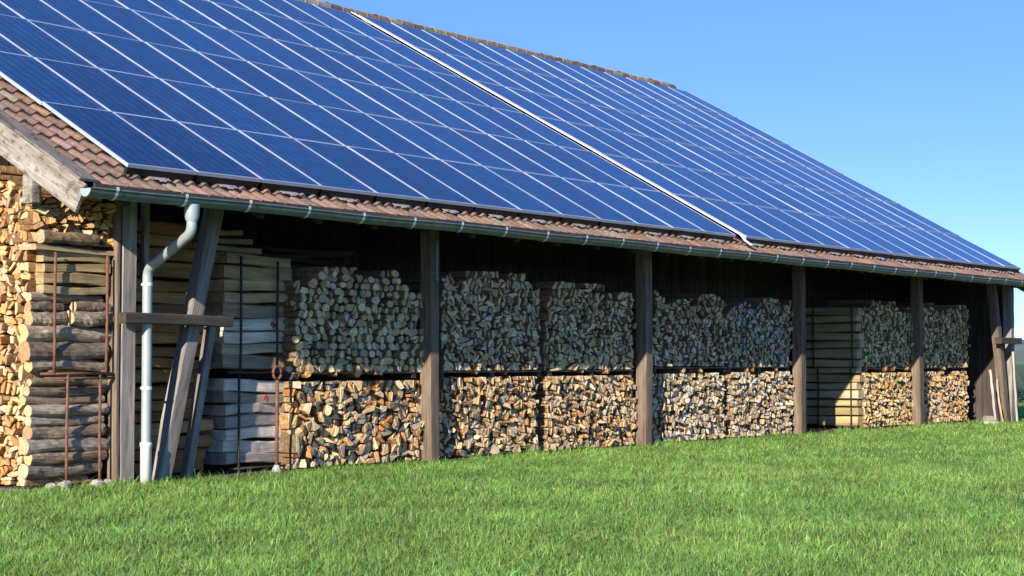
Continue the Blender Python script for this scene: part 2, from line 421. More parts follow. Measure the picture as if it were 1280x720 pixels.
# swan neck and pipe
def bez(p0, p1, p2, p3, n=8):
    out = []
    for i in range(n+1):
        t = i/n; out.append(tuple((1-t)**3*a+3*(1-t)**2*t*b+3*(1-t)*t*t*c+t**3*d for a, b, c, d in zip(p0, p1, p2, p3)))
    return out
px, pxb = -.06, .20; py = -.085
d = MB()
pts = [(px, GY, GZ-.07), (px, GY, GZ-.22)]+bez((px, GY, GZ-.27), (px, GY, GZ-.34), (px+.01, GY+.04, GZ-.38), (px+.02, GY+.12, GZ-.41))+\
      bez((pxb-.02, py-.15, 2.43), (pxb-.01, py-.06, 2.40), (pxb, py, 2.36), (pxb, py, 2.27))+[(pxb, py, 1.9), (pxb, py, 1.2), (pxb, py, .42)]
d.tube(pts, .055, 16, cap=False)
dp = d.build('downpipe', M['pipe'], barn, smooth=True)
d = MB(); d.tube([(px, GY, GZ-.06), (px, GY, GZ-.10), (px, GY, GZ-.19), (px, GY, GZ-.24)], [.085, .082, .078, .060], 16, cap=False)
d.build('outlet_funnel', M['pipe'], dp, smooth=True)
d = MB(); d.tube([(pxb, py, -.05), (pxb, py, .40), (pxb, py, .41), (pxb, py, .45)], [.062, .062, .068, .068], 16, cap=True)
d.build('standpipe', M['pipe_white'], dp, smooth=True)
for zc in (2.2, 1.05):
    d = MB(); d.tube([(pxb, py, zc-.018), (pxb, py, zc+.018)], .060, 16); d.box((pxb-.01, py+.05, zc-.012), (pxb+.01, .01, zc+.012)); d.build('pipe_clip', M['clip'], dp)
# iron strap on the second post
d = MB(); d.box((BAY-.02, -.022, 2.45), (BAY+.02, -.012, 3.0)); d.box((BAY-.025, -.03, 2.43), (BAY+.025, -.012, 2.49)); d.build('iron_strap', M['gutter'], barn)

# ------------------------------------------------------------------ solar panels
PW, PL, PT = .966, 1.657, .040
def panel_meshes(width):
    fb = MB(); w, l, t, fr = width/2, 1.641/2, PT, .013; fy = .019
    o = [(-w,-l),(w,-l),(w,l),(-w,l)]; i = [(-w+fr,-l+fy),(w-fr,-l+fy),(w-fr,l-fy),(-w+fr,l-fy)]
    vs = [(x, y, -t) for x, y in o]+[(x, y, 0) for x, y in o]+[(x, y, 0) for x, y in i]+[(x, y, -.012) for x, y in i]
    fs = []
    for k in range(4):
        q = (k+1) % 4; fs += [(k, q, 4+q, 4+k), (4+k, 4+q, 8+q, 8+k), (8+k, 8+q, 12+q, 12+k)]
    fb.add(vs, fs)
    cb = MB(); w2, l2 = w-fr+.001, l-fy+.001
    cb.add([(-w2,-l2,-.004),(w2,-l2,-.004),(w2,l2,-.004),(-w2,l2,-.004),(-w2,-l2,-.010),(w2,-l2,-.010),(w2,l2,-.010),(-w2,l2,-.010)],
           [(0,1,2,3),(7,6,5,4),(0,4,5,1),(1,5,6,2),(2,6,7,3),(3,7,4,0)])
    return fb, cb
fb, cb = panel_meshes(.974)
root0 = empty('solar_panel', (0, 0, 0)); root0.rotation_euler = (AL, 0, 0)
fr0 = fb.build('frame', M['alu'], root0); ce0 = cb.build('cell_sheet', M['cells'], root0)
hk = MB()   # hook plate reaching from under the lowest panel onto the tiles
hk.box((-.15, -PL/2-.05, -.125), (.12, -PL/2+.20, -.119)); hk.box((-.05, -PL/2-.08, -.127), (.03, -PL/2-.045, -.121))
rl = MB(); rl.box((-.47, -PL/2+.02, -.125), (.47, -PL/2+.06, -.041))  # black strip added under the lowest panels to block sun and darken the gap
OFF = .105
S0 = .277
def copy_part(o, parent):
    c = o.copy(); C.objects.link(c); c.parent = parent; return c
first = True
ARR = [(-.642, 13, .9896, 'left'), (12.563, 13, .9656, 'right')]
hook0 = None; fr1 = None
for (ax, nc, pitch, side) in ARR:
    for r in range(6):
        for c in range(nc):
            if first: o = root0
            else:
                o = root0.copy(); C.objects.link(o)
                
                if side == 'right' and fr1 is None:
                    f2, c2 = panel_meshes(.953); fr1 = f2.build('frame', M['alu'], o); ce1 = c2.build('cell_sheet', M['cells'], o)
                else: copy_part(fr0 if side == 'left' else fr1, o); copy_part(ce0 if side == 'left' else ce1, o)
            s = S0+(r+.5)*PL; xx = ax+(c+.5)*pitch
            o.location = slope(s, xx, OFF+random.uniform(-.002, .002))
            o.rotation_euler = (AL+random.uniform(-.0035, .0035), random.uniform(-.003, .003), 0)
            row = ['bottom', 'second', 'third', 'fourth', 'fifth', 'top'][r]
            tag(o, f"blue solar panel, {row} row, {ORD[c]} column " + ("right of the near roof verge" if side == 'left' else "right of the white dividing strip"), 'solar panel', 'solar panels in the %s field on the roof' % ('near' if side == 'left' else 'far'))
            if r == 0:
                if hook0 is None: hook0 = hk.build('mounting_hook', M['hook'], o); shade_strip0 = rl.build('gap_shade_strip', M['gap_shade'], o)
                else: copy_part(hook0, o); copy_part(shade_strip0, o)
            first = False
# white strip between the two fields
ws = MB(); xw = 12.395; vs = []
ss = [.02, .10, .18, .24, .30]+list(np.linspace(1.0, S0+6*PL+.02, 12)); of = [.060, .062, .070, .095, .120]+[.122]*12
for s_, o_ in zip(ss, of): vs += [slope(s_, xw-.045, o_), slope(s_, xw+.045, o_), slope(s_, xw+.045, o_-.012), slope(s_, xw-.045, o_-.012)]
fs = []
for i in range(len(ss)-1):
    for k in range(4): fs.append((i*4+k, i*4+(k+1) % 4, i*4+4+(k+1) % 4, i*4+4+k))
fs += [(0, 3, 2, 1)]
ws.add(vs, fs)
tag(ws.build('cover_strip', M['white_strip']), 'white cover strip running up the roof between the two fields of panels', 'cover strip')

# ------------------------------------------------------------------ firewood
def clip(poly, px_, py_, nx, ny):
    out = []; n = len(poly)
    for i in range(n):
        a, b = poly[i], poly[(i+1) % n]
        da = (a[0]-px_)*nx+(a[1]-py_)*ny; db = (b[0]-px_)*nx+(b[1]-py_)*ny
        if da <= 0: out.append(a)
        if (da < 0 < db) or (db < 0 < da):
            t = da/(da-db); out.append((a[0]+(b[0]-a[0])*t, a[1]+(b[1]-a[1])*t))
    return out
def area(p): return .5*sum(p[i][0]*p[(i+1) % len(p)][1]-p[(i+1) % len(p)][0]*p[i][1] for i in range(len(p)))
def cen(p): return (sum(q[0] for q in p)/len(p), sum(q[1] for q in p)/len(p))
def cells(w, h, sp, seed, relax=1):
    g = np.random.default_rng(seed); pts = []
    ny = max(2, int(round(h/(sp*.9)))); nx = max(2, int(round(w/sp)))
    for j in range(ny):
        for i in range(nx): pts.append(((i+.5+(.25 if j % 2 else -.25)+g.uniform(-.36, .36))*w/nx, (j+.5+g.uniform(-.36, .36))*h/ny))
    for it in range(relax+1):
        P = np.array(pts); polys = []
        for k, (x, y) in enumerate(pts):
            d2 = (P[:, 0]-x)**2+(P[:, 1]-y)**2; nb = np.argsort(d2)[1:16]
            poly = [(0, 0), (w, 0), (w, h), (0, h)]
            for q in nb:
                mx, my = (x+P[q, 0])/2, (y+P[q, 1])/2; poly = clip(poly, mx, my, P[q, 0]-x, P[q, 1]-y)
                if len(poly) < 3: break
            polys.append(poly)
        if it < relax: pts = [cen(p) if len(p) > 2 else q for p, q in zip(polys, pts)]
    return [p for p in polys if len(p) > 2 and area(p) > 1e-4]
def split(poly, g, amin):
    a = abs(area(poly))
    if a < amin: return [poly]
    c = cen(poly); an = g.uniform(0, PI); ox, oy = g.uniform(-.012, .012), g.uniform(-.012, .012)
    nx, ny = math.cos(an), math.sin(an)
    p1 = clip(poly, c[0]+ox, c[1]+oy, nx, ny); p2 = clip(poly, c[0]+ox, c[1]+oy, -nx, -ny)
    out = []
    for p in (p1, p2):
        if len(p) > 2 and abs(area(p)) > 4e-4: out += split(p, g, amin*g.uniform(1.0, 1.6))
    return out
def soften(p, k):
    out = []; n = len(p)
    for i in range(n):
        a, b, c = p[i-1], p[i], p[(i+1) % n]
        out.append((b[0]+(a[0]-b[0])*k, b[1]+(a[1]-b[1])*k)); out.append((b[0]+(c[0]-b[0])*k, b[1]+(c[1]-b[1])*k))
    return out
FRESH = [(0.708, 0.437, 0.201), (0.614, 0.33, 0.13), (0.779, 0.543, 0.295), (0.661, 0.307, 0.106), (0.566, 0.389, 0.224), (0.732, 0.496, 0.26), (0.448, 0.26, 0.13)]
TAN = [(0.7, 0.532, 0.336), (0.588, 0.434, 0.266), (0.784, 0.616, 0.406), (0.504, 0.392, 0.266), (0.728, 0.504, 0.266), (0.42, 0.35, 0.266)]
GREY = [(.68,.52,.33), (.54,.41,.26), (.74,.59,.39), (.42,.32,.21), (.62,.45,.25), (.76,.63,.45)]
YELL = [(0.702, 0.572, 0.312), (0.624, 0.494, 0.26), (0.78, 0.65, 0.39), (0.546, 0.442, 0.247), (0.468, 0.377, 0.221)]

def pieces(w, h, seed, mode, pal, top=None, sp=None):
    """returns a list of (polygon, kind, tint): what the front of one stack shows"""
    g = random.Random(seed); out = []
    if mode == 'round': sp = sp or .110
    elif mode == 'fine': sp = sp or .105
    else: sp = sp or .150
    for p in cells(w, h, sp, seed, 1 if mode == 'round' else 0):
        c = cen(p)
        if top and c[1] > top(c[0]): continue
        if mode == 'round' and g.random() < .72:
            r = math.sqrt(abs(area(p))/PI)*g.uniform(.70, .98); n = 11; ex = g.uniform(.9, 1.08); ph = g.uniform(0, 6)
            q = [(c[0]+r*ex*math.cos(2*PI*k/n+ph)*(1+g.uniform(-.05, .05)), c[1]+r/ex*math.sin(2*PI*k/n+ph)*(1+g.uniform(-.05, .05))) for k in range(n)]
            out.append((q, 'round', pal[g.randrange(len(pal))])); continue
        sub = split(p, g, {'split': .0090, 'fine': .0066, 'round': .008}[mode]*g.uniform(.7, 1.5))
        base = pal[g.randrange(len(pal))]
        for q in sub:
            if len(q) < 3 or abs(area(q)) < 6e-4 or g.random() < .045: continue
            cc = cen(q); a = abs(area(q)); k = 1-g.uniform(.007, .019)/math.sqrt(a); an = g.uniform(-.16, .16); ca, sa = math.cos(an), math.sin(an)
            dx, dy = g.uniform(-.005, .005), g.uniform(-.006, .003)
            q = [(cc[0]+dx+k*((x-cc[0])*ca-(y-cc[1])*sa), cc[1]+dy+k*((x-cc[0])*sa+(y-cc[1])*ca)) for x, y in q]
            q = soften(q, g.uniform(.05, .17))
            t = base if g.random() < .5 else pal[g.randrange(len(pal))]
            out.append((q, 'quartered' if len(sub) > 2 else ('halved' if len(sub) == 2 else 'whole'), t))
    return out
def piece(mb, poly, tint, fmap, L, g, off=.07, bias=0.0):
    """one billet: end face with a rough edge, sides running back L metres"""
    c = cen(poly); n = len(poly); o = g.gauss(0, off*.5); tx, ty = g.gauss(bias, .26), g.gauss(0, .18)
    lum = g.uniform(.72, 1.25); wr = g.uniform(-.06, .06); t = (tint[0]*lum*(1+wr), tint[1]*lum, tint[2]*lum*(1-wr))
    dep = lambda p: o+tx*(p[0]-c[0])+ty*(p[1]-c[1])
    v0 = [fmap(c[0]+(p[0]-c[0])*.92, c[1]+(p[1]-c[1])*.92, dep(p)+g.uniform(-.002, .002)) for p in poly]
    v1 = [fmap(p[0], p[1], dep(p)+.009) for p in poly]
    sx, sy = g.gauss(0, .012), g.gauss(0, .010)
    v2 = [fmap(p[0]+sx, p[1]+sy, o+L) for p in poly]
    fs = [tuple(range(n))]+[(n+i, n+(i+1) % n, (i+1) % n, i) for i in range(n)]+[(2*n+i, 2*n+(i+1) % n, n+(i+1) % n, n+i) for i in range(n)]+[tuple(range(3*n-1, 2*n-1, -1))]
    mb.add(v0+v1+v2, fs, [0]+[0]*n+[1]*n+[0], t)
WM = [M['end_grain'], M['split_side']]
mass = MB(); round_mass = MB(); WAIT = []
def on_screen(p):
    q = np.array(p)-np.array([-12.527, -14.745, 1.352]); f_ = q[0]*.7986+q[1]*.6019; r_ = q[0]*.6019-q[1]*.7986
    return 512+1712*r_/f_, 288-1712*(q[2]/f_-.0425)
def put(pcs, fmap, L, seed, single, name='firewood', cat='firewood', where='', group=None, wl=lambda c, k: '', bias=0.0):
    for i, (poly, kind, t) in enumerate(pcs):
        q = [on_screen(fmap(x, y, 0)) for x, y in poly]; c = cen(q)
        nm, ct = (name, cat) if kind == 'round' else ('firewood', 'firewood')
        big = abs(area(q)) if single and -4 < c[0] < 1028 else 0
        WAIT.append((big, nm, ct, group, wl, poly, kind, t, fmap, L, seed*1009+i, bias))
def place_all():
    WAIT.sort(key=lambda w: -w[0]); cnt = {}
    for (big, nm, ct, group, wl, poly, kind, t, fmap, L, sd, bias) in WAIT:
        g = random.Random(sd)
        if big > 0 and cnt.get(nm, 0) < 300:
            mb = MB(); piece(mb, poly, t, fmap, L, g, bias=bias); c = cen(poly)
            o = mb.build(nm, WM, None, loc=fmap(c[0], c[1], 0), world=True)
            tag(o, wl(c, kind), ct, group); cnt[nm] = cnt.get(nm, 0)+1
        else: piece(mass if nm == 'firewood' else round_mass, poly, t, fmap, L, g, bias=bias)
    print('individual pieces', cnt, 'masses', len(mass.v), len(round_mass.v), len(WAIT))
def front(x0, y0, z0): return lambda a, b, d: (x0+a, y0+d, z0+b)
def gable(xf, y1, z0): return lambda a, b, d: (xf+d, y1-a, z0+b)   # a runs from the far end (y1) towards the eave
def ntop(h, amp, f, seed): return lambda x: h-amp*(.5+.5*math.sin(x*f+seed)+.35*math.sin(x*f*2.7+seed*3))

def kindword(k, fresh):
    return {'round': 'round log end', 'whole': 'thick split billet', 'halved': 'half split billet', 'quartered': 'slim quartered billet'}[k]
def band(c, h, names):
    k = min(len(names)-1, int(c[1]/h*len(names))); return names[k]
YF = .17
BX = [BAY*i for i in range(6)]
# nearest stack of split wood in the first bay (lower tier), the round-log stack above it
def wlA(c, k): return f"sunlit {kindword(k,1)}, {band(c,1.1,['bottom','middle','top'])} {['left','centre','right'][min(2,int(c[0]/.85))]} of lower stack left of second post"
def wlR(c, k): return f"{'weathered '+kindword(k,0)}, {band(c,1.2,['bottom','middle','top'])} {['left','centre','right'][min(2,int(c[0]/.86))]} of upper stack left of second post"
# the sunlit pile outside the near gable
GX = -1.20
def wlG(c, k):
    return f"sunlit {kindword(k,1)} in gable pile, {band(c,3.3,['ground level','knee high','waist high','shoulder high','head high','under the bargeboard'])}" + ('' if True else '')
gp = [q for q in pieces(1.95, 3.45, 5, 'fine', FRESH, top=lambda a: 3.05+(1.95-a)*.5, sp=.118)]
gp.sort(key=lambda q: -cen(q[0])[0])          # nearest to the eave corner first
vis = [q for q in gp if 2.15-cen(q[0])[0] < .80]; hid = [q for q in gp if 2.15-cen(q[0])[0] >= .80]
put(vis, gable(GX, 2.15, .03), .85, 6, True, group='split billets in the sunlit gable pile', wl=wlG)
def wlT(c, k): return f"sunlit {kindword(k,1)} on top of log racks under bargeboard end, {['left','centre','right'][min(2,int(c[0]/.36))]} of the heap"
put(pieces(1.05, .58, 15, 'fine', FRESH, top=ntop(.55, .10, 3.1, 2), sp=.105), front(-1.19, .10, 2.60), .55, 16, True, bias=-.75, group='split billets heaped under the bargeboard end', wl=wlT)
A_lo = pieces(2.50, 1.08, 21, 'split', TAN+FRESH[:5], top=ntop(1.12, .06, 2.3, 1), sp=.155)
put(A_lo, front(2.74, YF, .02), .95, 22, True, group='split billets in the lower stack left of the second post', wl=wlA)
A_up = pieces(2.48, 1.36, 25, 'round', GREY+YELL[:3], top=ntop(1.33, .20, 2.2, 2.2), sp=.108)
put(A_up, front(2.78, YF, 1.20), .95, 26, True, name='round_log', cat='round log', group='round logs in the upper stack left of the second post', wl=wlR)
put(hid, gable(GX, 2.15, .03), .85, 7, False)
STK = [ # x0, z0, w, h, mode, palette, seed
 (5.60, .02, 2.28, 1.09, 'fine', TAN+FRESH[:3], 31), (8.12, .02, 2.38, 1.09, 'fine', TAN+GREY[:2]+FRESH[:2], 32),
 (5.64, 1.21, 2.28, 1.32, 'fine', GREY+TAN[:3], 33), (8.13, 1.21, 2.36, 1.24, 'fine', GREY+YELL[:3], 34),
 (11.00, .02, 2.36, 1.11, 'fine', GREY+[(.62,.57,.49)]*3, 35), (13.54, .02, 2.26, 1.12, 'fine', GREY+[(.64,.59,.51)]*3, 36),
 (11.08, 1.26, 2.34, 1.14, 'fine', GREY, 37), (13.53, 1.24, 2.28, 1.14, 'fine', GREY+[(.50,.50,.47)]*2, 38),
 (18.92, .02, 2.36, 1.08, 'fine', YELL+FRESH[:3], 39), (18.90, 1.22, 2.36, 1.26, 'fine', YELL, 40),
 (21.52, .02, 2.70, 1.09, 'fine', TAN+FRESH[:3], 41), (21.56, 1.20, 2.62, 1.30, 'fine', YELL, 42)]
for (x0, z0, w, h, mode, pal, sd) in STK:
    put(pieces(w, h+(.10 if z0 > 1 else .02), sd, mode, pal, top=ntop(h+(.08 if z0 > 1 else .03), .17 if z0 > 1 else .07, 2.6, sd), sp=.132 if x0 < 10 else .118), front(x0, YF+random.uniform(-.02, .03), z0), 1.0, sd+100, False)
# a few billets lying loose along the joints of the tiers
for k in range(26):
    g = random.Random(900+k); xx = g.choice([2.9, 5.8, 8.3, 11.2, 13.7, 19.0, 21.8])+g.uniform(0, 2.1)
    r = g.uniform(.025, .05); q = [(r*math.cos(2*PI*i/7)*g.uniform(.8, 1.2), r*math.sin(2*PI*i/7)*g.uniform(.8, 1.2)) for i in range(7)]
    zz = 1.19 if g.random() < .75 else 2.45
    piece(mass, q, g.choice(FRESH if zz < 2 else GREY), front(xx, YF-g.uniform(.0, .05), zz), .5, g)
place_all()
mo = mass.build('firewood', WM)
tag(mo, 'stacked split firewood filling the open bays, with the smaller billets of the nearest piles', 'firewood', kind='stuff')
if round_mass.v: tag(round_mass.build('round_log', WM), 'smallest round log ends filling gaps of the upper stack left of second post', 'round log', kind='stuff')

# --- pallets between the tiers
def pallet(x0, x1, z, label):
    p = empty('pallet', ((x0+x1)/2, .65, z)); tag(p, label, 'pallet', 'pallets between the tiers')
    w = (x1-x0)/2
    b = MB()
    for k in range(6): b.box((-w, -.46+k*.165, .022), (w, -.46+k*.165+.12, .044), 0)
    b.build('deck', M['brown_wood'], p)
    for k in (-1, 0, 1):
        s_ = MB(); s_.box((k*(w-.05)-.045, -.45, -.045), (k*(w-.05)+.045, .50, .020)); s_.build('stringer', M['dark_wood'], p)
for (x0, x1, z, l) in [(2.80, 5.16, 1.165, 'wooden pallet under the round logs left of second post'), (5.66, 8.02, 1.165, 'wooden pallet between tiers directly right of second post'), (8.2, 10.52, 1.165, 'wooden pallet between tiers directly left of third post'),
   (11.12, 13.5, 1.20, 'wooden pallet between tiers directly right of third post'), (13.55, 15.8, 1.20, 'wooden pallet between tiers directly left of fourth post'), (18.95, 21.18, 1.165, 'wooden pallet between tiers left of fifth post'), (21.6, 24.1, 1.165, 'wooden pallet between tiers right of fifth post')]:
    pallet(x0, x1, z, l)

# --- long round logs lying in the rusty racks at the corner
def long_log(x0, x1, y, z, r, tint, etint, label, group, bend=.02, cat='log', flat=1.0):
    g = random.Random(int((x0*91+z*977+y*313)*100)); mb = MB(); n = 14; seg = 14; vs = []
    ph = g.uniform(0, 6); b1, b2 = g.uniform(-bend, bend), g.uniform(-bend, bend); L = x1-x0
    for i in range(seg+1):
        t = i/seg; rr_ = r*(1-.12*t+.05*math.sin(t*9+ph))
        for k in range(n):
            a = 2*PI*k/n; q = rr_*(1+.06*math.sin(3*a+ph)+.05*math.sin(2*a+t*11+ph*2)+g.uniform(-.06, .06))
            vs.append(((t-.5)*L+g.uniform(-.004, .004), b1*math.sin(PI*t)+q*math.cos(a), b2*math.sin(PI*t*1.3)+q*math.sin(a)*flat))
    fs = []; mi = []
    for i in range(seg):
        for k in range(n): fs.append((i*n+k, (i+1)*n+k, (i+1)*n+(k+1) % n, i*n+(k+1) % n)); mi.append(1)
    fs += [tuple(range(n)), tuple(range((seg+1)*n-1, seg*n-1, -1))]; mi += [0, 0]
    mb.add(vs, fs, mi, tint)
    # end discs carry the colour of cut wood
    for e in (0, seg):
        ring = [vs[e*n+k] for k in range(n)]; dx = -.003 if e == 0 else .003
        mb.add([(v[0]+dx, v[1]*.97, v[2]*.97) for v in ring], [tuple(range(n)) if e == 0 else tuple(range(n-1, -1, -1))], 0, etint)
    o = mb.build('log', [M['end_grain'], M['bark']], None, loc=((x0+x1)/2, y, z), smooth=False)
    tag(o, label, cat, group); return o
BARKS = [(.42,.34,.26), (.46,.40,.33), (.27,.22,.17), (.52,.43,.33), (.38,.29,.21)]
g = random.Random(77)
z = .13; lay = 0
while z < 1.10:
    r = g.uniform(.045, .085); z += r*.93
    long_log(GX-.02+g.uniform(-.04, .06), -.20+g.uniform(-.07, .04), .16+g.uniform(-.03, .03), z, r, g.choice(BARKS), g.choice(FRESH), f"barked long log in lower corner rack behind rusty bars, {ORD[lay]} layer up", 'long logs in the lower corner rack', bend=.022); z += r*.82; lay += 1
z = 1.24; lay = 0
while z < 2.02:
    r = g.uniform(.055, .105); z += r*.93; short = lay in (3, 4)
    if short:
        long_log(GX-.01, -.78+g.uniform(-.05, .05), .16, z, r*.95, g.choice(BARKS), g.choice(FRESH), f"short left hand log with pale end in upper corner rack, {ORD[lay]} layer up", 'short logs in the upper corner rack', bend=.02)
        long_log(-.70+g.uniform(-.06, .06), -.17, .10, z+.01, r, g.choice(BARKS), (.62,.42,.24), f"short log showing its pale cut end mid rack behind right rusty bar, {ORD[lay]} layer up", 'short logs in the upper corner rack', bend=.02)
    else:
        long_log(GX-.03+g.uniform(-.05, .05), -.20+g.uniform(-.07, .03), .15+g.uniform(-.03, .03), z, r, g.choice(BARKS), g.choice(FRESH), f"dark barked long log in upper corner rack, {ORD[lay]} layer up", 'long logs in the upper corner rack', bend=.025)
    z += r*.82; lay += 1
zlog = z
# --- sawn slabs
def slab(x0, x1, y0, y1, z0, z1, tint, label, group, jit=.012, mark=False, name='slab', cat='slab', yaw=0.0):
    g = random.Random(int((x0*71+z0*911+y0*37)*100)); mb = MB(); seg = 10; L = x1-x0; W = y1-y0; H = z1-z0
    prof_ = [(-.5, -.42), (-.46, -.5), (.46, -.5), (.5, -.42), (.5, .40), (.44, .5), (-.44, .5), (-.5, .40)]; n = 8; vs = []
    ph = [g.uniform(0, 6) for _ in range(4)]
    for i in range(seg+1):
        t = i/seg; wz = jit*math.sin(t*4+ph[0]); wy = jit*math.sin(t*5+ph[1])
        for k, (a, b) in enumerate(prof_):
            vs.append(((t-.5)*L+g.uniform(-.3, .3)*jit, a*W+wy*(1 if a < 0 else .4)+g.uniform(-.2, .2)*jit, b*H*(1+.10*math.sin(t*3+ph[2]))+wz+g.uniform(-.25, .25)*jit))
    fs = []
    for i in range(seg):
        for k in range(n): fs.append((i*n+k, (i+1)*n+k, (i+1)*n+(k+1) % n, i*n+(k+1) % n))
    fs += [tuple(range(n)), tuple(range((seg+1)*n-1, seg*n-1, -1))]
    mb.add(vs, fs, 0, tint)
    o = mb.build(name, M['slab_wood'], None, loc=((x0+x1)/2, (y0+y1)/2, (z0+z1)/2)); o.rotation_euler = (0, g.uniform(-.012, .012), yaw)
    tag(o, label, cat, group)
    if mark:
        p = MB()
        for (cx_, sz) in ((mark, .045),):
            for q in range(3):
                a = g.uniform(0, 3); ux, uz = math.cos(a)*sz, math.sin(a)*sz; tx, tz = -math.sin(a)*.012, math.cos(a)*.012
                yy = -W/2-.016-.002*q
                p.add([(cx_-ux-tx, yy, -uz-tz), (cx_+ux-tx, yy, uz-tz), (cx_+ux+tx, yy, uz+tz), (cx_-ux+tx, yy, -uz+tz),
                       (cx_-ux-tx, yy+.004, -uz-tz), (cx_+ux-tx, yy+.004, uz-tz), (cx_+ux+tx, yy+.004, uz+tz), (cx_-ux+tx, yy+.004, -uz+tz)],
                      [(0,1,2,3), (7,6,5,4), (0,4,5,1), (1,5,6,2), (2,6,7,3), (3,7,4,0)])
        p.build('red_mark', M['red_paint'], o)
    return o
# top of the upper corner rack: pale split half logs, then the long plank across
z = zlog; lay = 0
while z < 2.42:
    h = g.uniform(.10, .15)
    slab(GX+.12, -.20, .07, .30, z, z+h-.012, g.choice([(.52,.40,.22), (.46,.34,.18), (.56,.45,.27)]), f"pale split half log near top of upper corner rack, {ORD[lay]} above the dark logs", 'pale half logs in the upper corner rack', .014); z += h; lay += 1
slab(GX-.02, -.13, .03, .34, 2.51, 2.57, (.62,.46,.27), 'pale plank lying across the top of the corner log rack', None, .008, name='plank', cat='plank')
long_log(GX+.05, -.42, .05, 2.66, .085, (.34,.25,.16), (.5,.33,.17), 'bowed half log resting on the plank beneath the bargeboard', None, .04, flat=.8)
# slabs in the first bay
z = 1.26; lay = 0
SL = [(.44,.37,.28), (.60,.48,.33), (.80,.72,.60), (.80,.74,.64), (.46,.36,.22), (.72,.56,.29), (.74,.56,.26), (.52,.38,.19), (.64,.48,.24)]
while z < 2.62:
    h = g.uniform(.135, .18)
    slab(1.80+g.uniform(-.05, .04), 2.92+g.uniform(-.05, .05), .36+g.uniform(-.02, .02), .80, z, z+h-.011, SL[min(lay, 8)], f"{'pale grey' if lay<4 else 'yellowish'} sawn slab, {ORD[lay]} layer up in upper rack behind the leaning brace", 'sawn slabs in the upper rack of the first bay', .014, mark={2: .0, 3: .22}.get(lay)); z += h; lay += 1
for k in range(3):
    slab(1.35+k*.1, 2.45-k*.12, .42+k*.03, .8, z+.01, z+.085, (.38,.31,.19), f"dim board laid loose above the slab rack, {ORD[k]} from below", 'boards above the slab rack', .01); z += .10
z = .10; lay = 0
GL = [(.46,.41,.36), (.64,.59,.53), (.74,.69,.62), (.40,.37,.33), (.58,.53,.47), (.44,.38,.31), (.78,.73,.66), (.52,.47,.42)]
while z < 1.10:
    h = g.uniform(.12, .16)
    slab(1.78+g.uniform(-.05, .04), 2.84+g.uniform(-.06, .06), .34+g.uniform(-.03, .02), .80, z, z+h-.011, GL[min(lay, 7)], f"grey white weathered slab, {ORD[lay]} layer up in lower rack behind leaning braces", 'grey slabs in the lower rack of the first bay', .02, mark={5: .12}.get(lay)); z += h; lay += 1
# brown slabs deeper in, seen behind the downpipe
z = .05; lay = 0
while z < 3.0:
    h = g.uniform(.13, .20)
    slab(.35+g.uniform(-.06, .06), 1.72+g.uniform(-.1, .06), .58+g.uniform(-.05, .05), 1.1, z, z+h-.011, g.choice([(.50,.24,.08), (.56,.30,.11), (.40,.20,.08), (.62,.38,.16)]), f"brown sawn slab in stack behind the downpipe, {ORD[min(lay,14)] if lay<15 else 'topmost'} layer up", 'brown slabs behind the downpipe', .015); z += h; lay += 1
# dark heap of rubbish boards deep under the roof of the first bay
for k in range(6):
    slab(2.7+k*.22, 4.3+k*.2, 1.55, 1.8, 2.45+k*.075, 2.51+k*.075, (.10,.085,.06), f"dark board in the heap high at the back of first bay, {ORD[k]} from below", 'dark boards in the heap at the back of the first bay', .02, name='board', cat='board', yaw=random.uniform(-.2, .2))
# long slabs along the left side of the yellow stacks (fourth bay): they lie front to back
def slab_y(x0, x1, y0, y1, z0, z1, tint, label, group):
    o = slab(0, y1-y0, 0, x1-x0, z0, z1, tint, label, group, .010); o.location = ((x0+x1)/2, (y0+y1)/2, (z0+z1)/2); o.rotation_euler = (0, 0, PI/2); return o
for (zb, zt, nm) in ((.08, 1.12, 'lower'), (1.24, 2.36, 'upper')):
    z = zb; lay = 0
    while z < zt:
        h = g.uniform(.15, .22)
        slab_y(18.68+g.uniform(-.02, .01), 18.90, .20+g.uniform(-.04, .03), 1.65, z, z+h-.02, g.choice([(.62,.50,.28), (.56,.44,.22), (.66,.55,.33)]), f"yellow slab in {nm} side of the stack left of fifth post, {ORD[lay]} layer up", f'yellow slabs on the {nm} side of the stack left of the fifth post'); z += h; lay += 1

# --- racks of iron bars
def rack(label, bars, rails, mat, grp='iron bar racks'):
    xs_ = [b[0][0] for b in bars]; ys_ = [b[0][1] for b in bars]; z0 = min(b[0][2] for b in bars)
    loc = (sum(xs_)/len(xs_), sum(ys_)/len(ys_), z0); r = empty('bar_rack', loc); tag(r, label, 'rack', grp)
    for (p, q) in bars:
        m = MB(); pp = [tuple(a+(b-a)*t+(random.uniform(-.004, .004)) for a, b in zip(p, q)) for t in (0, .25, .5, .75, 1)]; m.tube(pp, .016, 8)
        o = m.build('upright', mat, r, smooth=True); o.location = [-c for c in loc]
    for (p, q) in rails:
        m = MB(); m.tube([p, q], .014, 8); o = m.build('rail', mat, r, smooth=True); o.location = [-c for c in loc]
    return r
rack('rusty bar rack at the corner, upper one holding dark long logs', [((-.98, .015, 1.2), (-.98, .015, 2.50)), ((-.28, .015, 1.2), (-.28, .015, 2.50))], [((-1.15, .015, 1.215), (-.2, .015, 1.215)), ((-.98, .015, 1.24), (-.98, .9, 1.24)), ((-.28, .015, 1.24), (-.28, .9, 1.24))], M['rust'])
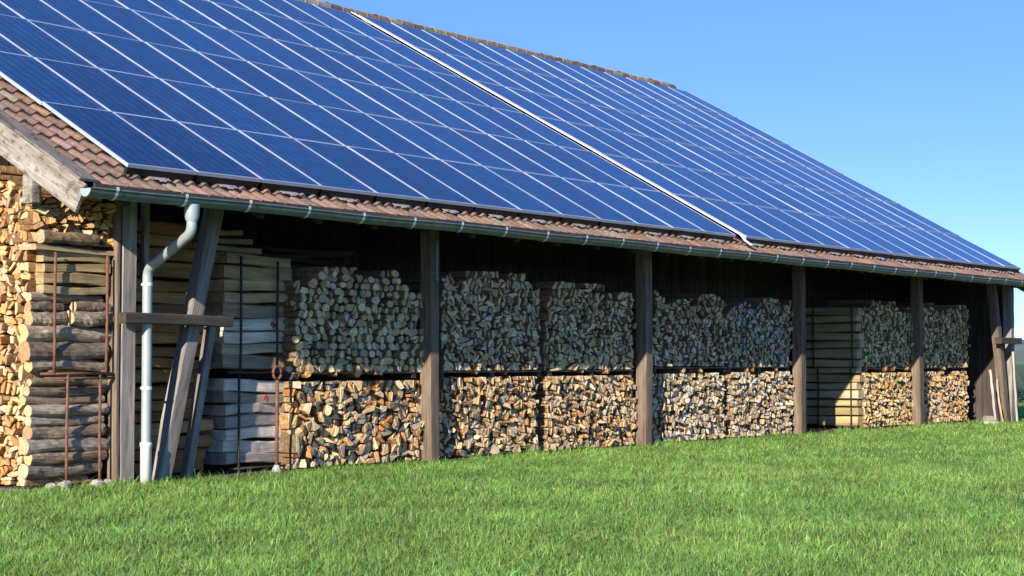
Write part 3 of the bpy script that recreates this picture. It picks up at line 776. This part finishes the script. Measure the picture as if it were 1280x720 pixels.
rack('rusty bar rack at the corner, lower one holding grey long logs', [((-.80, .02, .03), (-.80, .02, 1.20)), ((-.36, .02, .03), (-.36, .02, 1.20))], [((-1.1, .02, 1.165), (-.1, .02, 1.165)), ((-.8, .02, .05), (-.8, .9, .05)), ((-.36, .02, .05), (-.36, .9, .05))], M['rust'])
rack('dark bar rack holding pale slabs with red marks', [((2.00, .30, 1.2), (2.00, .30, 2.62)), ((2.62, .30, 1.2), (2.62, .30, 2.58))], [((1.8, .30, 1.21), (2.95, .30, 1.21)), ((2.0, .30, 1.23), (2.0, 1.0, 1.23)), ((2.62, .30, 1.23), (2.62, 1.0, 1.23))], M['dark_iron'])
rk = rack('rack holding grey slabs, with one rusty upright beneath a hook ring', [((1.96, .28, .03), (1.96, .28, 1.18))], [((1.8, .28, .06), (2.9, .28, .06)), ((1.96, .28, .05), (1.96, 1.0, .05))], M['dark_iron'])
m = MB(); m.tube([(2.42, .10, .03), (2.42, .10, .6), (2.42, .10, 1.12)], .022, 8); o = m.build('upright', M['rust'], rk, smooth=True); o.location = [-c for c in rk.location]; o['label'] = 'thick sunlit rusty upright'
m = MB(); ring = [(2.42+.07*math.cos(a), .10, 1.205+.075*math.sin(a)) for a in np.linspace(.3-PI/2, 2*PI-.3-PI/2, 18)]; m.tube(ring, .017, 8); o = m.build('ring', M['rust'], rk, smooth=True); o.location = [-c for c in rk.location]
m = MB(); m.tube([(2.42, .10, -.02), (2.42, .10, .05), (2.42, .10, .09)], [.06, .05, .025], 8); o = m.build('foot', M['stone'], rk); o.location = [-c for c in rk.location]
rack('dark bar rack on the side of upper yellow stack left of fifth post', [((18.64, .30, 1.2), (18.64, .30, 2.5)), ((18.64, 1.15, 1.2), (18.64, 1.15, 2.5))], [((18.64, .2, 1.22), (18.64, 1.6, 1.22))], M['dark_iron'])
rack('dark bar rack on the side of lower yellow stack left of fifth post', [((18.64, .34, .03), (18.64, .34, 1.2)), ((18.64, 1.05, .03), (18.64, 1.05, 1.2))], [((18.64, .2, .06), (18.64, 1.6, .06)), ((18.64, .2, .6), (18.64, 1.6, .6))], M['dark_iron'])

# --- leaning boards and waste wood by the far corner
def lean(x, y, x1, y1, z1, w, t, tint, label, ang=0.3):
    o = beam('board', (x, y, -.02), (x1, y1, z1), w, t, M['slab_wood2'], None, side=(math.cos(ang), math.sin(ang), 0), jit=.012, seg=8, tint=tint)
    tag(o, label, 'board', 'boards leaning at the far corner'); return o
M['slab_wood2'] = wood('leaning_board_wood', (.42,.40,.37), (.85,.84,.82), (1.1,1.1,1.1), scale=(18, 18, 1.0), use_tint=True)
lean(23.80, -.62, 24.18, -.36, 1.10, .30, .05, (.52,.48,.43), 'broad grey board leaning against the far brace')
lean(24.22, -.62, 24.46, -.40, .92, .14, .04, (.52,.37,.27), 'narrow reddish board leaning against the far brace')
lean(25.05, -.62, 25.12, -.52, 1.55, .22, .05, (.54,.50,.45), 'pale curved board leaning on the far corner post')
lean(24.45, .55, 24.40, .75, 1.5, .22, .04, (.15,.14,.13), 'dark board standing upright right of the last stack')
lean(24.80, .6, 24.80, .95, 1.6, .18, .04, (.20,.19,.17), 'dark grey board standing upright deep in the last bay', .1)
o = slab(23.35, 24.15, -.66, -.36, .0, .09, (.54,.50,.44), 'pale slab lying in the grass at the far brace foot', None, .015); o.rotation_euler = (0, -.10, .4)
# stones under the corner racks
def stone(x, y, r, label):
    mb = MB(); g = random.Random(int(x*1000)); vs = []; fs = []; n = 9; mrow = 5
    for j in range(mrow+1):
        ph = PI*j/mrow
        for k in range(n):
            a = 2*PI*k/n; q = r*(1+g.uniform(-.18, .18))
            vs.append((q*math.sin(ph)*math.cos(a)*1.3, q*math.sin(ph)*math.sin(a), q*math.cos(ph)*.75))
    for j in range(mrow):
        for k in range(n): fs.append((j*n+k, (j+1)*n+k, (j+1)*n+(k+1) % n, j*n+(k+1) % n))
    mb.add(vs, fs); o = mb.build('stone', M['stone'], None, loc=(x, y, r*.45)); tag(o, label, 'stone', 'stones under the corner racks')
for (x, y, r, l) in [(-1.0, .02, .055, 'pale stone in the grass beneath the left end of the corner log rack'), (-.84, -.0, .07, 'largest pale stone beside the left rusty upright foot'), (-.40, .0, .06, 'pale stone beside the right rusty upright foot'), (-.24, .03, .06, 'pale stone between the corner log rack and the corner post')]:
    stone(x, y, r, l)

# ------------------------------------------------------------------ ground, lawn and far country
CAM = np.array([-12.527, -14.745, 1.352]); FWD = np.array([.7986, .6019])
gm = MB()
def zz(x, y): return 0.0
gs = [-900, -300, -120, -60, -30, 0, 30, 60, 120, 300, 900]
vs = [(x+5, y, -.02) for y in gs for x in gs]; k = len(gs)
gm.add(vs, [(j*k+i, j*k+i+1, (j+1)*k+i+1, (j+1)*k+i) for j in range(k-1) for i in range(k-1)])
gr = gm.build('ground', M['ground']); gr['kind'] = 'structure'; gr['label'] = 'flat green meadow the barn stands on'
fl = MB(); fl.box((-1.25, .05, -.015), (25.2, 2*RY-.5, .005)); f = fl.build('earth_floor', M['earth']); f['kind'] = 'structure'; f['label'] = 'bare earth floor under the barn'
hl = MB(); vs = []; n = 60
for i in range(n+1):
    a = R(-60+i*2.6); d_ = 700
    h = 10+8*noise.noise(Vector((i*.23, 2.2, 0)))+4*noise.noise(Vector((i*.9, 7.1, 0)))
    for (dd, hh) in ((0, -1), (60, h*.6), (140, h), (300, -1)): vs.append((CAM[0]+math.cos(a)*(d_+dd), CAM[1]+math.sin(a)*(d_+dd), hh))
hl.add(vs, [(i*4+j, i*4+4+j, i*4+5+j, i*4+j+1) for i in range(n) for j in range(3)])
h = hl.build('hills', M['hill'], smooth=True); h['kind'] = 'structure'; h['label'] = 'low wooded hills on the horizon'
# a low dark hedge past the far corner
hd = empty('hedge', (47, 6, 0)); tag(hd, 'low dark hedge in the meadow beyond the far corner of the barn', 'hedge')
lf = MB(); st = MB(); g = random.Random(5)
for i in range(2600):
    x = g.uniform(-7, 7); y = g.uniform(-.5, .5); z = abs(g.gauss(.35, .22))*(1+.25*math.sin(x*1.9)); s_ = g.uniform(.04, .09)
    a = Vector((g.gauss(0, 1), g.gauss(0, 1), g.gauss(0, 1))).normalized(); b = a.orthogonal().normalized(); c = Vector((x, y, z))
    lf.add([c-a*s_, c+b*s_*.6, c+a*s_, c-b*s_*.6], [(0, 1, 2, 3)])
for i in range(50):
    x = g.uniform(-7, 7); st.tube([(x, g.uniform(-.2, .2), 0), (x+g.uniform(-.1, .1), 0, .5)], .015, 5)
lf.build('foliage', M['leaf'], hd); st.build('stems', M['stem'], hd)

# lawn: real blades, thickest and finest near the camera
def lawn():
    g = np.random.default_rng(3); P = []; Wd = []
    def field(d0, d1, dens, width):
        A = (d1*d1-d0*d0)*.36*1.02; n = int(A*dens)
        dist = np.sqrt(g.uniform(d0*d0, d1*d1, n)); ang = g.uniform(-.36, .36, n)
        ca, sa = np.cos(ang), np.sin(ang)
        dx = FWD[0]*ca-FWD[1]*sa; dy = FWD[1]*ca+FWD[0]*sa
        p = np.stack([CAM[0]+dx*dist, CAM[1]+dy*dist], 1)
        edge = .02+.10*np.sin(p[:, 0]*3.1)*np.sin(p[:, 0]*1.3+1)
        ok = (p[:, 1] < edge) | (p[:, 0] > 26.0)
        p = p[ok]; P.append(p); Wd.append(np.full(len(p), width))
    field(8.6, 12.5, 2600, .0055); field(12.5, 17, 1900, .0065); field(17, 24, 1300, .008); field(24, 34, 700, .011); field(34, 55, 260, .018)
    p = np.concatenate(P); wd = np.concatenate(Wd); n = len(p)
    patch = np.sin(p[:, 0]*1.9+2.0*np.sin(p[:, 1]*1.1))*np.sin(p[:, 1]*2.3+1.4*np.sin(p[:, 0]*.8+1.0))+.35*np.sin(p[:, 0]*7.1)*np.sin(p[:, 1]*6.3)
    weed = (g.uniform(0, 1, n) < np.clip((patch-.35)*.30, 0.004, .14)) & (wd < .009)
    wd = np.where(weed, g.uniform(.018, .034, n), wd)
    # clumps
    def sn(f, a, b): return np.sin(p[:, 0]*f+a+1.7*np.sin(p[:, 1]*f*.63+b))*np.sin(p[:, 1]*f*1.13+b+1.3*np.sin(p[:, 0]*f*.71+a))
    cl = .5+.5*sn(5.1, .3, 1.1); cl2 = .5+.5*sn(13.0, 2.1, .4); fine = .5+.5*sn(31.0, .7, 2.9)*(.6+.8*g.uniform(0, 1, n)); big = .5+.5*sn(.55, 1.0, 2.0); mid = .5+.5*sn(1.7, .2, 4.0)
    edgey = np.exp(-np.clip(-p[:, 1]+.02, 0, 9)/.16); hgt = (.016+.030*cl*cl2+.014*mid+.030*fine**2)*g.uniform(.5, 1.4, n)*(1+.25*big)*(1+2.2*edgey*g.uniform(0, 1, n)**2)
    hgt[weed] *= .75
    az = g.uniform(0, 2*PI, n); ln = hgt*g.uniform(.3, 1.5, n)
    la = az+g.normal(0, .5, n)
    sx, sy = np.cos(az+PI/2)*wd*.5, np.sin(az+PI/2)*wd*.5
    lx, ly = np.cos(la)*ln, np.sin(la)*ln
    V = np.zeros((n, 5, 3), np.float32); zb = -.02
    V[:, 0] = np.stack([p[:, 0]-sx, p[:, 1]-sy, np.full(n, zb)], 1); V[:, 1] = np.stack([p[:, 0]+sx, p[:, 1]+sy, np.full(n, zb)], 1)
    V[:, 2] = np.stack([p[:, 0]-sx*.8+lx*.35, p[:, 1]-sy*.8+ly*.35, zb+hgt*.62], 1); V[:, 3] = np.stack([p[:, 0]+sx*.8+lx*.35, p[:, 1]+sy*.8+ly*.35, zb+hgt*.62], 1)
    V[:, 4] = np.stack([p[:, 0]+lx, p[:, 1]+ly, zb+hgt], 1)
    base = np.arange(n)[:, None]*5
    loops = np.concatenate([base+np.array([[0, 1, 3, 2]]), base+np.array([[2, 3, 4]])], 1).ravel()
    ls = (np.arange(n)[:, None]*7+np.array([[0, 4]])).ravel(); lt = np.tile([4, 3], n)
    me = bpy.data.meshes.new('lawn_grass'); me.vertices.add(n*5); me.loops.add(n*7); me.polygons.add(n*2)
    me.vertices.foreach_set('co', V.ravel()); me.loops.foreach_set('vertex_index', loops.astype(np.int32))
    me.polygons.foreach_set('loop_start', ls.astype(np.int32)); me.polygons.foreach_set('loop_total', lt.astype(np.int32))
    me.update(calc_edges=True)
    lum = 1.38*g.uniform(.65, 1.4, n)*(.82+.36*mid)*(.58+.30*cl+.24*cl2+.38*fine); yel = np.clip(g.normal(.25, .25, n)+.25*big-.1, 0, 1)
    dry = g.uniform(0, 1, n) < .035
    c = np.stack([.112+.095*yel, .228+.035*yel, .052+.010*yel], 1)*lum[:, None]
    c[weed] *= np.array([.80, 1.0, 1.1])
    c[dry] = np.array([.30, .25, .12])*lum[dry][:, None]
    col = np.ones((n, 5, 4), np.float32); col[:, :, :3] = c[:, None, :]
    at = me.attributes.new('tint', 'FLOAT_COLOR', 'POINT'); at.data.foreach_set('color', col.ravel())
    me.materials.append(M['grass'])
    o = bpy.data.objects.new('lawn_grass', me); C.objects.link(o); tag(o, 'short green lawn grass in front of the barn', 'grass', kind='stuff'); print('blades', n)
lawn()

# ------------------------------------------------------------------ camera, light, sky
cam = bpy.data.cameras.new('camera'); co = bpy.data.objects.new('camera', cam); C.objects.link(co)
cam.sensor_width = 36; cam.lens = 36*2140/1280; cam.clip_start = .1; cam.clip_end = 5000
co.location = tuple(CAM); co.rotation_euler = (R(90)+math.atan(91/2140), 0, -math.atan2(.7986, .6019))
S.camera = co
SUN = Vector((-3.7, -1.0, 1.38)).normalized()
sl = bpy.data.lights.new('sun', 'SUN'); sl.energy = 4.3; sl.angle = R(.5); sl.color = (1, .90, .76)
so = bpy.data.objects.new('sun', sl); C.objects.link(so); so.rotation_euler = (-SUN).to_track_quat('-Z', 'Y').to_euler(); so.location = (-10, -10, 20)
W = bpy.data.worlds.new('World'); S.world = W; W.use_nodes = True
nt = W.node_tree; bg = nt.nodes['Background']
sky = nt.nodes.new('ShaderNodeTexSky'); sky.sky_type = 'NISHITA'; sky.sun_disc = False
sky.sun_elevation = math.asin(SUN.z); sky.sun_rotation = math.atan2(SUN.x, SUN.y) % (2*PI)
sky.altitude = 600; sky.air_density = .4; sky.dust_density = 0; sky.ozone_density = 3.5
gm_ = nt.nodes.new('ShaderNodeGamma'); gm_.inputs[1].default_value = .56
hs = nt.nodes.new('ShaderNodeHueSaturation'); hs.inputs['Saturation'].default_value = 1.46; hs.inputs['Value'].default_value = 1.84; hs.inputs['Hue'].default_value = .520
nt.links.new(sky.outputs[0], gm_.inputs[0]); nt.links.new(gm_.outputs[0], hs.inputs['Color']); nt.links.new(hs.outputs[0], bg.inputs[0]); bg.inputs[1].default_value = .15
S.view_settings.view_transform = 'Standard'; S.view_settings.look = 'None'; S.view_settings.gamma = 1; S.view_settings.use_curve_mapping = False
S.view_settings.exposure = 0.95
S.render.engine = 'CYCLES'; S.cycles.use_denoising = True; S.cycles.max_bounces = 6; S.cycles.diffuse_bounces = 3
try: S.cycles.denoiser = 'OPENIMAGEDENOISE'
except Exception: pass
